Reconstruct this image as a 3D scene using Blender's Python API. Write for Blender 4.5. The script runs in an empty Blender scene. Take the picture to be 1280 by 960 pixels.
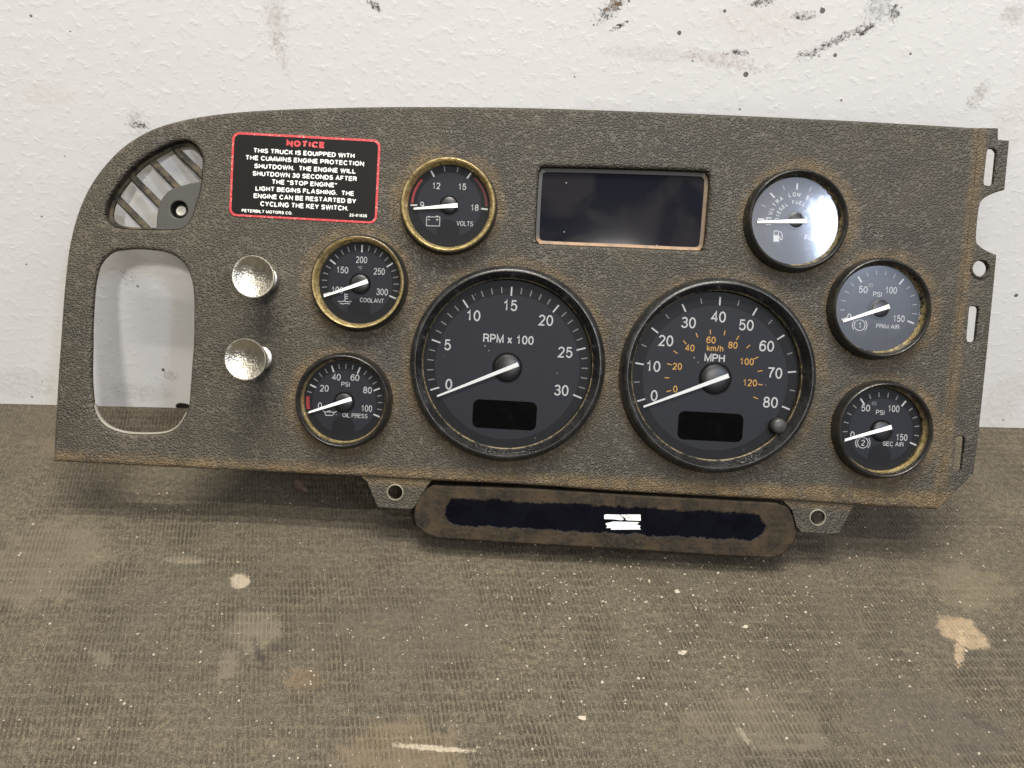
import bpy, math, random
import numpy as np
from math import radians, sin, cos, pi, atan2, sqrt
from mathutils import Vector, Matrix, noise
from mathutils.geometry import tessellate_polygon

random.seed(7)
scene = bpy.context.scene
COL = scene.collection

# ------------------------------------------------------------------ camera pose
FPX, Z0 = 1108.0, 0.52                # focal length in pixels of a 1280 frame, camera to panel (m)
NV = (640.0, 440.0)                   # where the panel's normal vanishes
ROT, TILT, HCAM = 3.1, 33.1, 0.3930  # roll of panel in frame, lean of panel, camera height (m)
d_ = np.array([NV[0]-640, 480-NV[1], -FPX]); n_ = -d_/np.linalg.norm(d_)
u_ = np.array([cos(radians(ROT)), -sin(radians(ROT)), 0.0]); u_ -= n_*(u_@n_); u_ /= np.linalg.norm(u_)
v_ = np.cross(n_, u_)
T = radians(TILT)
Zw = v_*cos(T)+n_*sin(T); Yw = v_*sin(T)-n_*cos(T)
CAMR = np.array([u_, Yw, Zw])         # camera vector -> world vector
CAMP = np.array([0.0, 0.0, HCAM])

cam_d = bpy.data.cameras.new('camera'); cam = bpy.data.objects.new('camera', cam_d); COL.objects.link(cam)
cam.matrix_world = Matrix.Translation(CAMP.tolist()) @ Matrix(CAMR.tolist()).to_4x4()
cam_d.sensor_width = 36; cam_d.lens = 36*FPX/1280; cam_d.clip_start = .01; cam_d.clip_end = 50
scene.camera = cam

# ------------------------------------------------------------------ light
world = bpy.data.worlds.new('World'); scene.world = world; world.use_nodes = True
bg = world.node_tree.nodes['Background']
bg.inputs[0].default_value = (1.0, .94, .86, 1); bg.inputs[1].default_value = .09

def ray_w(px, py):
    r = CAMR @ np.array([px-640, 480-py, -FPX]); return r/np.linalg.norm(r)

def area(name, loc, target, sx, sy, power, col):
    l = bpy.data.lights.new(name, 'AREA'); l.shape = 'RECTANGLE'; l.size = sx; l.size_y = sy
    l.energy = power; l.color = col
    o = bpy.data.objects.new(name, l); COL.objects.link(o); o.location = loc
    dvec = Vector(target)-Vector(loc)
    o.rotation_euler = dvec.to_track_quat('-Z', 'Y').to_euler()
    return o
# two ceiling tube lamps running parallel to the wall, and a cool lamp off to the right
def tube_lamp(y, z, power, L=1.2, x=0.0):
    l = bpy.data.lights.new('ceiling_tube_light', 'AREA'); l.shape = 'RECTANGLE'; l.size = L; l.size_y = .05
    l.energy = power; l.color = (1.0, .945, .86)
    o = bpy.data.objects.new('ceiling_tube_light', l); COL.objects.link(o); o.location = (x, y, z)
tube_lamp(.40, 2.3, 44); tube_lamp(.10, 2.3, 26); tube_lamp(-.50, 2.3, 26)
area('left_fill_light', (-1.9, -.9, 2.1), (0, .45, .1), 1.0, .8, 9, (1.0, .95, .86))  # unseen soft fill added from the left to brighten the wall
area('right_fill_light', (2.1, -1.0, 2.1), (0, .45, .1), 1.0, .8, 10, (.95, .97, 1.0))  # matching unseen fill, added from the right
n_w = np.array([0, -cos(T), sin(T)])
rr = ray_w(1052, 284); hitd = Z0/abs(rr@n_w); hp = CAMP+rr*hitd; rf = rr-2*(rr@n_w)*n_w
lp = hp+rf*2.2
rr2 = ray_w(768, 342); hp2 = CAMP+rr2*(Z0/abs(rr2@n_w)); rf2 = rr2-2*(rr2@n_w)*n_w
area('front_fill_light', (hp2+rf2*2.3).tolist(), hp2.tolist(), .12, .12, 19, (1.0, .96, .90))  # unseen frontal fill added to brighten the wall seen through the openings
area('cool_side_lamp', lp.tolist(), hp.tolist(),   .15, .17, 11, (.62, .74, 1.0))

scene.render.engine = 'CYCLES'
vs = scene.view_settings
vs.view_transform = 'Standard'; vs.look = 'None'; vs.exposure = 0.0; vs.gamma = 1.0
scene.render.resolution_x = 1024; scene.render.resolution_y = 768

# ------------------------------------------------------------------ pose of the panel, floor, wall
# panel plane passes at Z0 along the camera axis
axis_pt = CAMP + (CAMR @ np.array([0, 0, -1.0]))*Z0
UW, VW = np.array([1., 0, 0]), np.array([0, sin(T), cos(T)])
def hit_panel(px, py, h=0.0):
    r = ray_w(px, py); t = ((axis_pt+n_w*h-CAMP)@n_w)/(r@n_w); return CAMP+r*t
ORG = hit_panel(760, 690)
def P(px, py, h=0.0):
    q = hit_panel(px, py, h)-ORG; return (float(q@UW), float(q@VW))
def hit_floor(px, py):
    r = ray_w(px, py); return CAMP-r*(CAMP[2]/r[2])
FL, FR = hit_floor(0, 504.5), hit_floor(1280, 535)
wdir = (FR-FL)/np.linalg.norm(FR-FL); WANG = atan2(wdir[1], wdir[0]); wnrm = np.array([-sin(WANG), cos(WANG), 0])
def W(px, py):                         # wall-local (along, up)
    r = ray_w(px, py); t = ((FL-CAMP)@wnrm)/(r@wnrm); q = CAMP+r*t-FL; return (float(q@wdir), float(q[2]))
def F(px, py):
    q = hit_floor(px, py); return (float(q[0]), float(q[1]))
S = Z0/FPX                             # metres per reference pixel on the panel
print('wall gaps', [round(float((FL-hit_panel(x, y, -.003))@wnrm), 4) for x, y in ((160, 200), (300, 140), (700, 134), (1240, 160))],
      'bar z', [round(float((hit_panel(x, y)-n_w*.026)[2]), 4) for x, y in ((546, 673), (963, 698))], 'pitch')

# ------------------------------------------------------------------ node helpers
def new_mat(name):
    m = bpy.data.materials.new(name); m.use_nodes = True
    return m, m.node_tree, m.node_tree.nodes['Principled BSDF']
class N:
    def __init__(s, nt): s.nt = nt
    def new(s, t, **k):
        n = s.nt.nodes.new(t)
        for a, b in k.items(): setattr(n, a, b)
        return n
    def put(s, sock, v):
        if hasattr(v, 'is_output'): s.nt.links.new(v, sock)
        else: sock.default_value = v
    def math(s, op, a, b=0.0, c=None, clamp=False):
        n = s.new('ShaderNodeMath', operation=op, use_clamp=clamp); s.put(n.inputs[0], a); s.put(n.inputs[1], b)
        if c is not None: s.put(n.inputs[2], c)
        return n.outputs[0]
    def vmath(s, op, a, b=(0, 0, 0), scale=None):
        n = s.new('ShaderNodeVectorMath', operation=op); s.put(n.inputs[0], a)
        if op in ('LENGTH',): return n.outputs['Value']
        if scale is not None: s.put(n.inputs['Scale'], scale)
        else: s.put(n.inputs[1], b)
        return n.outputs['Value'] if op in ('DOT_PRODUCT', 'DISTANCE') else n.outputs[0]
    def noise(s, vec, scale, detail=3, rough=.5, dist=0.0, color=False):
        n = s.new('ShaderNodeTexNoise'); s.put(n.inputs['Vector'], vec); n.inputs['Scale'].default_value = scale
        n.inputs['Detail'].default_value = detail; n.inputs['Roughness'].default_value = rough; n.inputs['Distortion'].default_value = dist
        return n.outputs['Color'] if color else n.outputs['Fac']
    def voro(s, vec, scale, feature='F1', rnd=1.0, out='Distance'):
        n = s.new('ShaderNodeTexVoronoi', feature=feature); s.put(n.inputs['Vector'], vec)
        n.inputs['Scale'].default_value = scale; n.inputs['Randomness'].default_value = rnd
        return n.outputs[out]
    def ramp(s, v, a, b, c=0.0, d=1.0, smooth=True):
        n = s.new('ShaderNodeMapRange'); n.interpolation_type = 'SMOOTHSTEP' if smooth else 'LINEAR'
        s.put(n.inputs[0], v)
        for i, x in enumerate((a, b, c, d)): s.put(n.inputs[i+1], x)
        return n.outputs[0]
    def mix(s, f, a, b):
        n = s.new('ShaderNodeMix', data_type='RGBA'); s.put(n.inputs[0], f)
        s.put(n.inputs[6], a if hasattr(a, 'is_output') else (*a, 1)); s.put(n.inputs[7], b if hasattr(b, 'is_output') else (*b, 1))
        return n.outputs[2]
    def bump(s, h, dist, strength=1.0, normal=None):
        n = s.new('ShaderNodeBump'); s.put(n.inputs['Height'], h); n.inputs['Distance'].default_value = dist
        n.inputs['Strength'].default_value = strength
        if normal is not None: s.put(n.inputs['Normal'], normal)
        return n.outputs[0]
    def obj(s): return s.new('ShaderNodeTexCoord').outputs['Object']
    def ell(s, vec, c, rx, ry, ang, wob, edge=.25):
        m = s.new('ShaderNodeMapping', vector_type='TEXTURE'); s.put(m.inputs[0], vec)
        m.inputs['Location'].default_value = (c[0], c[1], 0); m.inputs['Rotation'].default_value = (0, 0, ang)
        m.inputs['Scale'].default_value = (rx, ry, 1)
        l = s.vmath('LENGTH', m.outputs[0])
        l = s.math('ADD', l, wob)
        return s.ramp(l, 1+edge, 1-edge, 0, 1)
    def xy(s, vec):                    # flatten z
        return s.vmath('MULTIPLY', vec, (1, 1, 0))
def simple(name, col, rough=.5, metal=0.0, bump=None, spec=.5, emit=None):
    m, nt, b = new_mat(name); n = N(nt)
    b.inputs['Base Color'].default_value = (*col, 1); b.inputs['Roughness'].default_value = rough
    b.inputs['Metallic'].default_value = metal; b.inputs['Specular IOR Level'].default_value = spec
    if bump:
        o = n.obj(); nt.links.new(n.bump(n.noise(o, bump[0], 4), bump[1]), b.inputs['Normal'])
    return m

# gauge table: front-ring centre, radius (all in reference pixels), height of the ring
SM, LG = .0092, .0105
G = {
 'voltmeter':            dict(c=(560, 255), R=60.5, h=SM, hub=(561.6, 256.6), gold=1.0),
 'coolant_gauge':        dict(c=(447, 352.5), R=60.5, h=SM, hub=(450.5, 354.6), gold=.9),
 'oil_pressure_gauge':   dict(c=(427.5, 501.5), R=60.5, h=SM, hub=(430.4, 502.6), gold=.7),
 'fuel_gauge':           dict(c=(999, 274), R=64, h=SM, hub=(993.5, 275.6), gold=.25),
 'primary_air_gauge':    dict(c=(1104, 385), R=63.5, h=SM, hub=(1098.2, 385.9), gold=.35),
 'secondary_air_gauge':  dict(c=(1108, 538), R=62, h=SM, hub=(1101.2, 538), gold=.6),
 'tachometer':           dict(c=(634.5, 455), R=123.5, h=LG, hub=(634.3, 459), gold=0),
 'speedometer':          dict(c=(900.5, 470), R=123.5, h=LG, hub=(893.8, 472.8), gold=0),
}
# ------------------------------------------------------------------ materials
def mat_leather():
    m, nt, b = new_mat('leather_grain_plastic'); n = N(nt); o = n.obj(); p = n.xy(o)
    sep = n.new('ShaderNodeSeparateXYZ'); n.put(sep.inputs[0], o)
    w = n.vmath('SUBTRACT', n.noise(p, 330, 2, color=True), (.5, .5, .5))
    w2 = n.vmath('SUBTRACT', n.noise(p, 40, 2, color=True), (.5, .5, .5))
    pw = n.vmath('ADD', p, n.vmath('SCALE', w, scale=.0011)); pw = n.vmath('ADD', pw, n.vmath('SCALE', w2, scale=.008))
    st = n.vmath('MULTIPLY', pw, (.92, 1.2, 1))
    e1 = n.voro(st, 540, 'DISTANCE_TO_EDGE', .9)
    cell = n.ramp(e1, .02, .30)
    hgt = n.math('ADD', cell, n.math('MULTIPLY', n.noise(p, 900, 2), .25))
    big = n.noise(p, 9, 4, .6); med = n.noise(p, 45, 4, .65); sp = n.noise(p, 420, 3, .7)
    big2 = n.noise(n.vmath('ADD', p, (2, 5, 0)), 12, 3)
    # black plastic under a film of road dust that sits in the grooves of the grain
    dustamt = n.ramp(n.math('ADD', big, n.math('MULTIPLY', med, .5)), .50, 1.0, .2, 1.0)
    plast = n.mix(n.ramp(med, .3, .7), (.023, .0225, .020), (.034, .032, .027))
    dust = n.mix(med, (.090, .078, .055), (.122, .102, .069))
    col = n.mix(n.math('MULTIPLY_ADD', dustamt, .16, .14), plast, dust)
    groove = n.ramp(e1, .24, .02)
    groove = n.math('MULTIPLY', groove, n.ramp(sep.outputs[0], -.20, .02, .95, .30))
    col = n.mix(n.math('MULTIPLY', groove, n.math('ADD', n.ramp(big2, .36, .64, .28, .58), n.math('MULTIPLY', dustamt, .12)), clamp=True), col, dust)
    # tan dirt: round the gauges, along the lower edge, along the right-hand ridge
    tan = 0.0
    for g in G.values():
        c = P(*g['c'], 0); R = g['R']*S
        dd = n.vmath('DISTANCE', p, (c[0], c[1], 0))
        k = n.ramp(dd, R+.0085, R+.0005, 0, .62 if g['gold'] else .42)
        tan = n.math('MAXIMUM', k, tan)
    def line(a, bb, wdt, amt, side=1):
        A, B = P(*a), P(*bb); dx, dy = B[0]-A[0], B[1]-A[1]; L = sqrt(dx*dx+dy*dy); nx, ny = -dy/L, dx/L
        dist = n.math('ABSOLUTE', n.math('SUBTRACT', n.vmath('DOT_PRODUCT', p, (nx, ny, 0)), A[0]*nx+A[1]*ny))
        return n.ramp(dist, wdt, wdt*.15, 0, amt)
    for a, bb, wd, am in (((66, 575), (452, 592), .0075, .85), ((452, 595), (1172, 632), .0085, .85), ((1224, 165), (1203, 380), .0055, .62), ((1203, 380), (1172, 630), .0055, .62)):
        tan = n.math('MAXIMUM', line(a, bb, wd, am), tan)
    tan = n.math('MULTIPLY', n.math('MULTIPLY', tan, .85), n.ramp(n.math('ADD', n.math('MULTIPLY', n.noise(p, 70, 4, .7), .6), n.math('MULTIPLY', sp, .4)), .36, .62, .25, 1.15), clamp=True)
    tancol = n.mix(med, (.095, .058, .026), (.215, .150, .070))
    col = n.mix(tan, col, tancol)
    # a few dark greasy smudges
    smd = n.math('MULTIPLY', n.ramp(n.noise(p, 16, 3, .5), .58, .74), .60)
    col = n.mix(smd, col, (.035, .036, .038))
    nt.links.new(col, b.inputs['Base Color'])
    nt.links.new(n.ramp(dustamt, 0, 1, .46, .68), b.inputs['Roughness'])
    b.inputs['Specular IOR Level'].default_value = .42
    nt.links.new(n.bump(hgt, .00056, 1.0), b.inputs['Normal'])
    return m
LEATHER = mat_leather()

def mat_wall():
    m, nt, b = new_mat('white_painted_plaster'); n = N(nt); o = n.obj(); p = n.xy(o)
    base = n.mix(n.noise(p, 3.2, 4), (.79, .78, .76), (.86, .85, .835))
    wn = n.math('MULTIPLY', n.math('SUBTRACT', n.noise(p, 130, 4, .75), .5), 2.2)
    wf = n.math('MULTIPLY', n.math('SUBTRACT', n.noise(p, 480, 3, .8), .5), 4.5)
    col = base
    brk = n.ramp(n.noise(p, 300, 4, .8), .40, .62, .15, 1.0)
    def mark(col, px, rx, ry, ang, c, amt, wob, edge=.3):
        k = n.math('MULTIPLY', n.ell(p, W(*px), rx*.00040, ry*.00040, radians(ang), wob, edge), n.math('MULTIPLY', brk, amt))
        return n.mix(k, col, c), k
    for px, rx, ry, a, c, am, w_ in [
        ((345, 22), 14, 42, 0, (.42, .38, .33), .5, wf), ((350, 62), 6, 34, 10, (.45, .41, .36), .45, wf),
        ((1098, 8), 16, 22, 0, (.36, .36, .35), .75, wf), ((172, 152), 12, 14, 0, (.4, .37, .33), .6, wf),
        ((1222, 120), 9, 20, -20, (.30, .28, .25), .6, wf), ((820, 68), 75, 9, -2, (.55, .52, .47), .40, wn),
        ((905, 76), 50, 9, -8, (.42, .32, .28), .5, wf), ((1268, 18), 16, 12, 0, (.40, .37, .33), .6, wf),
        ((160, 345), 12, 12, 0, (.35, .33, .3), .6, wf), ((60, 118), 38, 14, 0, (.72, .60, .52), .35, wn),
        ((1250, 180), 26, 80, 0, (.66, .58, .48), .3, wn), ((1255, 500), 40, 60, 0, (.56, .53, .48), .4, wn),
        ((950, 30), 70, 26, 0, (.70, .60, .53), .35, wn), ((30, 480), 60, 30, 0, (.55, .53, .49), .4, wn),
        ((175, 490), 60, 18, 0, (.50, .48, .44), .45, wn), ((213, 470), 12, 9, 0, (.3, .28, .26), .5, wf)]:
        col, _ = mark(col, px, rx, ry, a, c, am, w_)
    full = n.math('ADD', 1.0, 0.0)
    dk = 0.0
    for px, rx, ry, a in [((767, 8), 26, 9, 42), ((1047, 50), 44, 5, 30), ((1082, 38), 14, 5, 45), ((1010, 68), 14, 4, 0), ((922, 66), 14, 4, 0),
                          ((468, 7), 10, 4, -35), ((775, 32), 12, 3, 30), ((1005, 20), 16, 5, 0), ((172, 157), 12, 4, -5), ((952, 3), 14, 5, 10), ((1118, 16), 8, 10, 0)]:
        col, k = mark(col, px, rx, ry, a, (.035, .028, .02), 1.0, wf, .2); dk = n.math('MAXIMUM', k, dk)
    col, k = mark(col, (768, 4), 12, 5, 42, (.20, .12, .05), 1.0, wf, .3)
    brk = full
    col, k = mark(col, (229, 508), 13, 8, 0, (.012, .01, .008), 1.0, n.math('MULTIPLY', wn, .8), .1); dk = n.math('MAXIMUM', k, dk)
    # scattered specks: one voronoi point in some cells
    for sc, rad, thr, c in ((55, .085, .62, (.05, .042, .035)), (120, .09, .80, (.12, .1, .09)), (24, .045, .45, (.03, .025, .022))):
        v = n.new('ShaderNodeTexVoronoi'); n.put(v.inputs['Vector'], p); v.inputs['Scale'].default_value = sc
        sp = n.new('ShaderNodeSeparateColor'); n.put(sp.inputs[0], v.outputs['Color'])
        on = n.math('GREATER_THAN', sp.outputs[0], thr)
        r = n.math('MULTIPLY_ADD', sp.outputs[1], rad, rad*.25)
        d = n.math('ADD', v.outputs['Distance'], n.math('MULTIPLY', wn, .03))
        k = n.math('MULTIPLY', n.math('LESS_THAN', d, r), on)
        col = n.mix(n.math('MULTIPLY', k, .85), col, c); dk = n.math('MAXIMUM', k, dk)
    nt.links.new(col, b.inputs['Base Color']); b.inputs['Roughness'].default_value = .55
    h = n.math('ADD', n.math('MULTIPLY', n.noise(p, 62, 5, .6, .4), 1.0), n.math('MULTIPLY', n.ramp(n.noise(p, 170, 3, .6), .5, .72), .55))
    h = n.math('ADD', h, n.math('MULTIPLY', n.noise(p, 18, 3), 1.4))
    h = n.math('SUBTRACT', h, n.math('MULTIPLY', dk, .5))
    nt.links.new(n.bump(h, .00028, .55), b.inputs['Normal'])
    return m

def mat_floor():
    m, nt, b = new_mat('dusty_ribbed_mat'); n = N(nt); o = n.obj(); p = n.xy(o)
    wv = n.vmath('SUBTRACT', n.noise(p, 14, 3, color=True), (0.434, 0.411, 0.382))
    pw = n.vmath('ADD', p, n.vmath('SCALE', wv, scale=.004))
    mp = n.new('ShaderNodeMapping'); n.put(mp.inputs[0], pw); mp.inputs['Rotation'].default_value = (0, 0, radians(-4))
    sx = n.new('ShaderNodeSeparateXYZ'); n.put(sx.inputs[0], mp.outputs[0])
    v = n.math('DIVIDE', sx.outputs[1], .0064); row = n.math('FLOOR', v); fv = n.math('SUBTRACT', n.math('FRACT', v), .5)
    uu = n.math('ADD', n.math('DIVIDE', sx.outputs[0], .0024), n.math('MULTIPLY', row, .5))
    fu = n.math('SUBTRACT', n.math('FRACT', uu), .5)
    fu = n.math('SUBTRACT', n.math('FRACT', n.math('MULTIPLY_ADD', fv, .40, uu)), .5)
    dd = n.math('SQRT', n.math('ADD', n.math('POWER', n.math('MULTIPLY', fu, 3.6), 2), n.math('POWER', n.math('MULTIPLY', fv, 2.25), 2)))
    dd = n.math('ADD', dd, n.math('MULTIPLY', n.math('SUBTRACT', n.noise(p, 420, 4, .75), .5), 1.7))
    slot = n.math('MULTIPLY', n.ramp(dd, 1.15, .45), n.ramp(n.noise(p, 45, 4, .75), .36, .62, .15, 1))
    big = n.noise(p, 5, 4, .6); med = n.noise(p, 26, 5, .65, .5); fin = n.noise(p, 330, 4, .75); gr = n.noise(p, 1500, 2, .8)
    wear = n.ramp(n.noise(n.vmath('ADD', p, (3, 1, 0)), 17, 4, .65), .34, .66)
    base = n.mix(n.ramp(big, .3, .7), (0.061, 0.050, 0.032), (0.094, 0.078, 0.051))
    base = n.mix(n.ramp(med, .35, .72), base, (0.115, 0.095, 0.062))
    base = n.mix(n.math('MULTIPLY', n.ramp(n.noise(n.vmath('ADD', p, (7, 2, 0)), 11, 3), .5, .75), .55), base, (0.077, 0.066, 0.054))
    base = n.mix(n.ramp(fin, .40, .58, 0, .85), base, (0.040, 0.033, 0.022))
    base = n.mix(n.ramp(gr, .50, .68, 0, .75), base, (0.234, 0.202, 0.149))
    base = n.mix(n.math('MULTIPLY', slot, n.math('MULTIPLY_ADD', wear, .5, .08)), base, (0.034, 0.026, 0.017))
    wn = n.math('MULTIPLY', n.math('SUBTRACT', n.noise(p, 90, 4, .7), .5), 1.7)
    wf = n.math('MULTIPLY', n.math('SUBTRACT', n.noise(p, 380, 3, .8), .5), 3.2)
    col = base
    for px, rx, ry, a, c, am, w_ in [
        ((317, 787), 27, 23, 0, (0.174, 0.148, 0.107), .5, wn), ((301, 726), 12, 9, 0, (0.365, 0.305, 0.222), .8, wn), ((230, 700), 24, 5, 0, (0.234, 0.198, 0.145), .5, wf),
        ((1203, 790), 24, 18, 25, (0.313, 0.234, 0.145), .8, wn), ((1200, 812), 5, 22, 25, (0.348, 0.263, 0.168), .8, wf), ((1215, 735), 45, 30, 0, (0.174, 0.140, 0.092), .35, wn),
        ((285, 832), 9, 16, 0, (0.191, 0.157, 0.115), .4, wf), ((325, 820), 4, 20, -32, (0.035, 0.029, 0.023), .7, wf), ((350, 808), 14, 9, 0, (0.043, 0.036, 0.027), .5, wf),
        ((125, 820), 22, 5, 30, (0.209, 0.181, 0.130), .3, wf), ((500, 945), 56, 32, 0, (0.182, 0.136, 0.080), .4, wn),
        ((540, 935), 36, 2.5, 2, (0.434, 0.378, 0.284), .7, wf), 
        ((1160, 905), 70, 34, 10, (0.065, 0.057, 0.046), .5, wn), ((940, 900), 70, 28, 0, (0.147, 0.124, 0.085), .4, wn), ((1230, 905), 22, 5, 35, (0.039, 0.033, 0.027), .6, wf),
        ((500, 790), 90, 40, 0, (0.074, 0.062, 0.046), .4, wn), ((60, 700), 60, 60, 0, (0.174, 0.144, 0.099), .35, wn), 
        ((120, 560), 90, 22, 0, (0.157, 0.124, 0.085), .35, wn), ((380, 850), 16, 12, 0, (0.174, 0.107, 0.050), .25, wf), ((930, 920), 3, 12, -25, (0.287, 0.247, 0.183), .55, wf),
        ((1060, 560), 120, 30, 0, (0.139, 0.115, 0.077), .3, wn), ((470, 640), 10, 5, 0, (0.244, 0.206, 0.153), .3, wf)]:
        k = n.math('MULTIPLY', n.ell(p, F(*px), rx*.00052, ry*.00058, radians(-a), w_, .22), n.math('MULTIPLY', am, n.ramp(fin, .3, .6, .55, 1)))
        col = n.mix(k, col, c)
    nt.links.new(col, b.inputs['Base Color'])
    nt.links.new(n.ramp(med, .3, .7, .55, .8), b.inputs['Roughness']); b.inputs['Specular IOR Level'].default_value = .35
    h = n.math('ADD', n.math('MULTIPLY', slot, n.math('MULTIPLY_ADD', wear, -.9, -.45)), n.math('MULTIPLY', fin, .9))
    h = n.math('ADD', h, n.math('MULTIPLY', gr, .35))
    nt.links.new(n.bump(h, .0007, 1.0), b.inputs['Normal'])
    return m

def mat_bezel(gold):
    """black ring whose worn, dusty inner lip shows brass: dirt hides in the lip, worn patches by noise, lit lower lip painted in"""
    m, nt, b = new_mat('worn_lit_bezel'); n = N(nt); o = n.obj()
    sep = n.new('ShaderNodeSeparateXYZ'); n.put(sep.inputs[0], o)
    r = n.vmath('LENGTH', n.xy(o))
    n1 = n.noise(o, 90, 4, .7); n2 = n.noise(o, 420, 3, .7)
    geo = n.new('ShaderNodeAttribute'); geo.attribute_name = 'lip'
    lip = geo.outputs['Fac']
    thr = .0
    lip = n.math('MULTIPLY', lip, n.ramp(sep.outputs[1], .016, -.012, .62 if gold > .65 else .4 if gold else .75, 1))  # more brass and dirt low down, light on the lower lip painted in too
    worn = n.math('MULTIPLY', lip, n.ramp(n.math('ADD', n.math('MULTIPLY', n1, .7), n.math('MULTIPLY', n2, .3)), (.52-.22*gold) if gold else .40, (.62-.18*gold) if gold else .52, .0 if gold < .5 else .12, 1), clamp=True)
    black = n.mix(n.ramp(n1, .40, .75), (.009, .0088, .0085), (.026, .023, .017) if gold else (.030, .030, .029))
    col = n.mix(worn, black, n.mix(n.ramp(n2, .35, .65), *(((.48, .35, .13), (.80, .64, .32)) if gold else ((.10, .08, .04), (.24, .19, .10)))))
    nt.links.new(col, b.inputs['Base Color'])
    nt.links.new(n.math('MULTIPLY', worn, .75 if gold else .1), b.inputs['Metallic'])
    nt.links.new(n.ramp(n2, .3, .7, .22, .42), b.inputs['Roughness'])
    nt.links.new(n.bump(n2, .00012 if gold else .00003, 1), b.inputs['Normal'])
    return m

def mat_glass(name, haze, rough, dust=.02):
    """clear instrument lens with a dusty film"""
    m, nt, b = new_mat(name); n = N(nt); o = n.obj()
    nt.nodes.remove(b); out = nt.nodes['Material Output']
    tr = n.new('ShaderNodeBsdfTransparent'); gl = n.new('ShaderNodeBsdfGlossy'); df = n.new('ShaderNodeBsdfDiffuse'); g2 = n.new('ShaderNodeBsdfGlossy')
    fr = n.new('ShaderNodeFresnel'); fr.inputs[0].default_value = 1.36
    gl.inputs['Roughness'].default_value = rough*.45; g2.inputs['Roughness'].default_value = rough*2.0
    gl.inputs['Color'].default_value = (1, 1, 1, 1); df.inputs['Color'].default_value = (.55, .50, .42, 1)
    nz = n.noise(o, 120, 5, .7); sp = n.voro(o, 230); 
    k = n.math('MULTIPLY_ADD', n.ramp(nz, .45, .8), dust*1.4, dust*.5)
    specks = n.ramp(sp, .11, .05, 0, .5); gate = n.ramp(n.noise(o, 60, 2), .60, .66)
    k = n.math('ADD', k, n.math('MULTIPLY', specks, gate), clamp=True)
    m1 = n.new('ShaderNodeMixShader'); n.put(m1.inputs[0], fr.outputs[0]); nt.links.new(tr.outputs[0], m1.inputs[1]); nt.links.new(gl.outputs[0], m1.inputs[2])
    m2 = n.new('ShaderNodeMixShader'); m2.inputs[0].default_value = haze; nt.links.new(m1.outputs[0], m2.inputs[1]); nt.links.new(g2.outputs[0], m2.inputs[2])
    m3 = n.new('ShaderNodeMixShader'); n.put(m3.inputs[0], k); nt.links.new(m2.outputs[0], m3.inputs[1]); nt.links.new(df.outputs[0], m3.inputs[2])
    nt.links.new(m3.outputs[0], out.inputs[0])
    return m

M = dict(
 white=simple('white_print', (.62, .62, .61), .6), grey=simple('grey_print', (.27, .27, .27), .6), labelw=simple('label_print', (.74, .74, .71), .6),
 orange=simple('orange_print', (.66, .35, .07), .6), redp=simple('red_print', (.34, .025, .028), .6), dred=simple('dark_red_print', (.13, .02, .02), .6),
 needle=simple('needle_white', (.80, .80, .78), .45), dial=simple('dial_black', (.009, .010, .013), .6, spec=.25),
 dialc=simple('dial_charcoal', (.024, .026, .034), .6, spec=.25), hub=simple('hub_black', (.008, .008, .009), .36),
 lcd=simple('lcd_black', (.0012, .0012, .002), .9, spec=.0), housing=simple('housing_black', (.02, .02, .02), .5),
 label=simple('label_black', (.0065, .0065, .006), .6, spec=.15, bump=(900, .00004)), red=simple('label_red', (.44, .030, .035), .5, bump=(900, .00003)),
 steel=simple('worn_steel', (.50, .48, .43), .45, 1.0, bump=(600, .0001)),
 button=simple('button_black', (.022, .021, .019), .45, bump=(900, .00004)),
 chip=simple('pale_paint_chip', (.36, .32, .25), .7, bump=(900, .0002)), clod=simple('dirt_clod', (.12, .085, .055), .9, bump=(600, .0008)),
 tornpaper=simple('torn_white_paper', (.80, .80, .78), .6),
)
_nt = M['red'].node_tree; _n = N(_nt); _b = _nt.nodes['Principled BSDF']
_q = _n.ramp(_n.noise(_n.obj(), 900, 2, .6), .58, .66)
_nt.links.new(_n.mix(_q, (.44, .030, .035), (.60, .26, .24)), _b.inputs['Base Color'])
GLASS = mat_glass('instrument_lens', .0004, .05, .0025)
GLASS_D = mat_glass('hazy_instrument_lens', .050, .17, .010)

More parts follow.
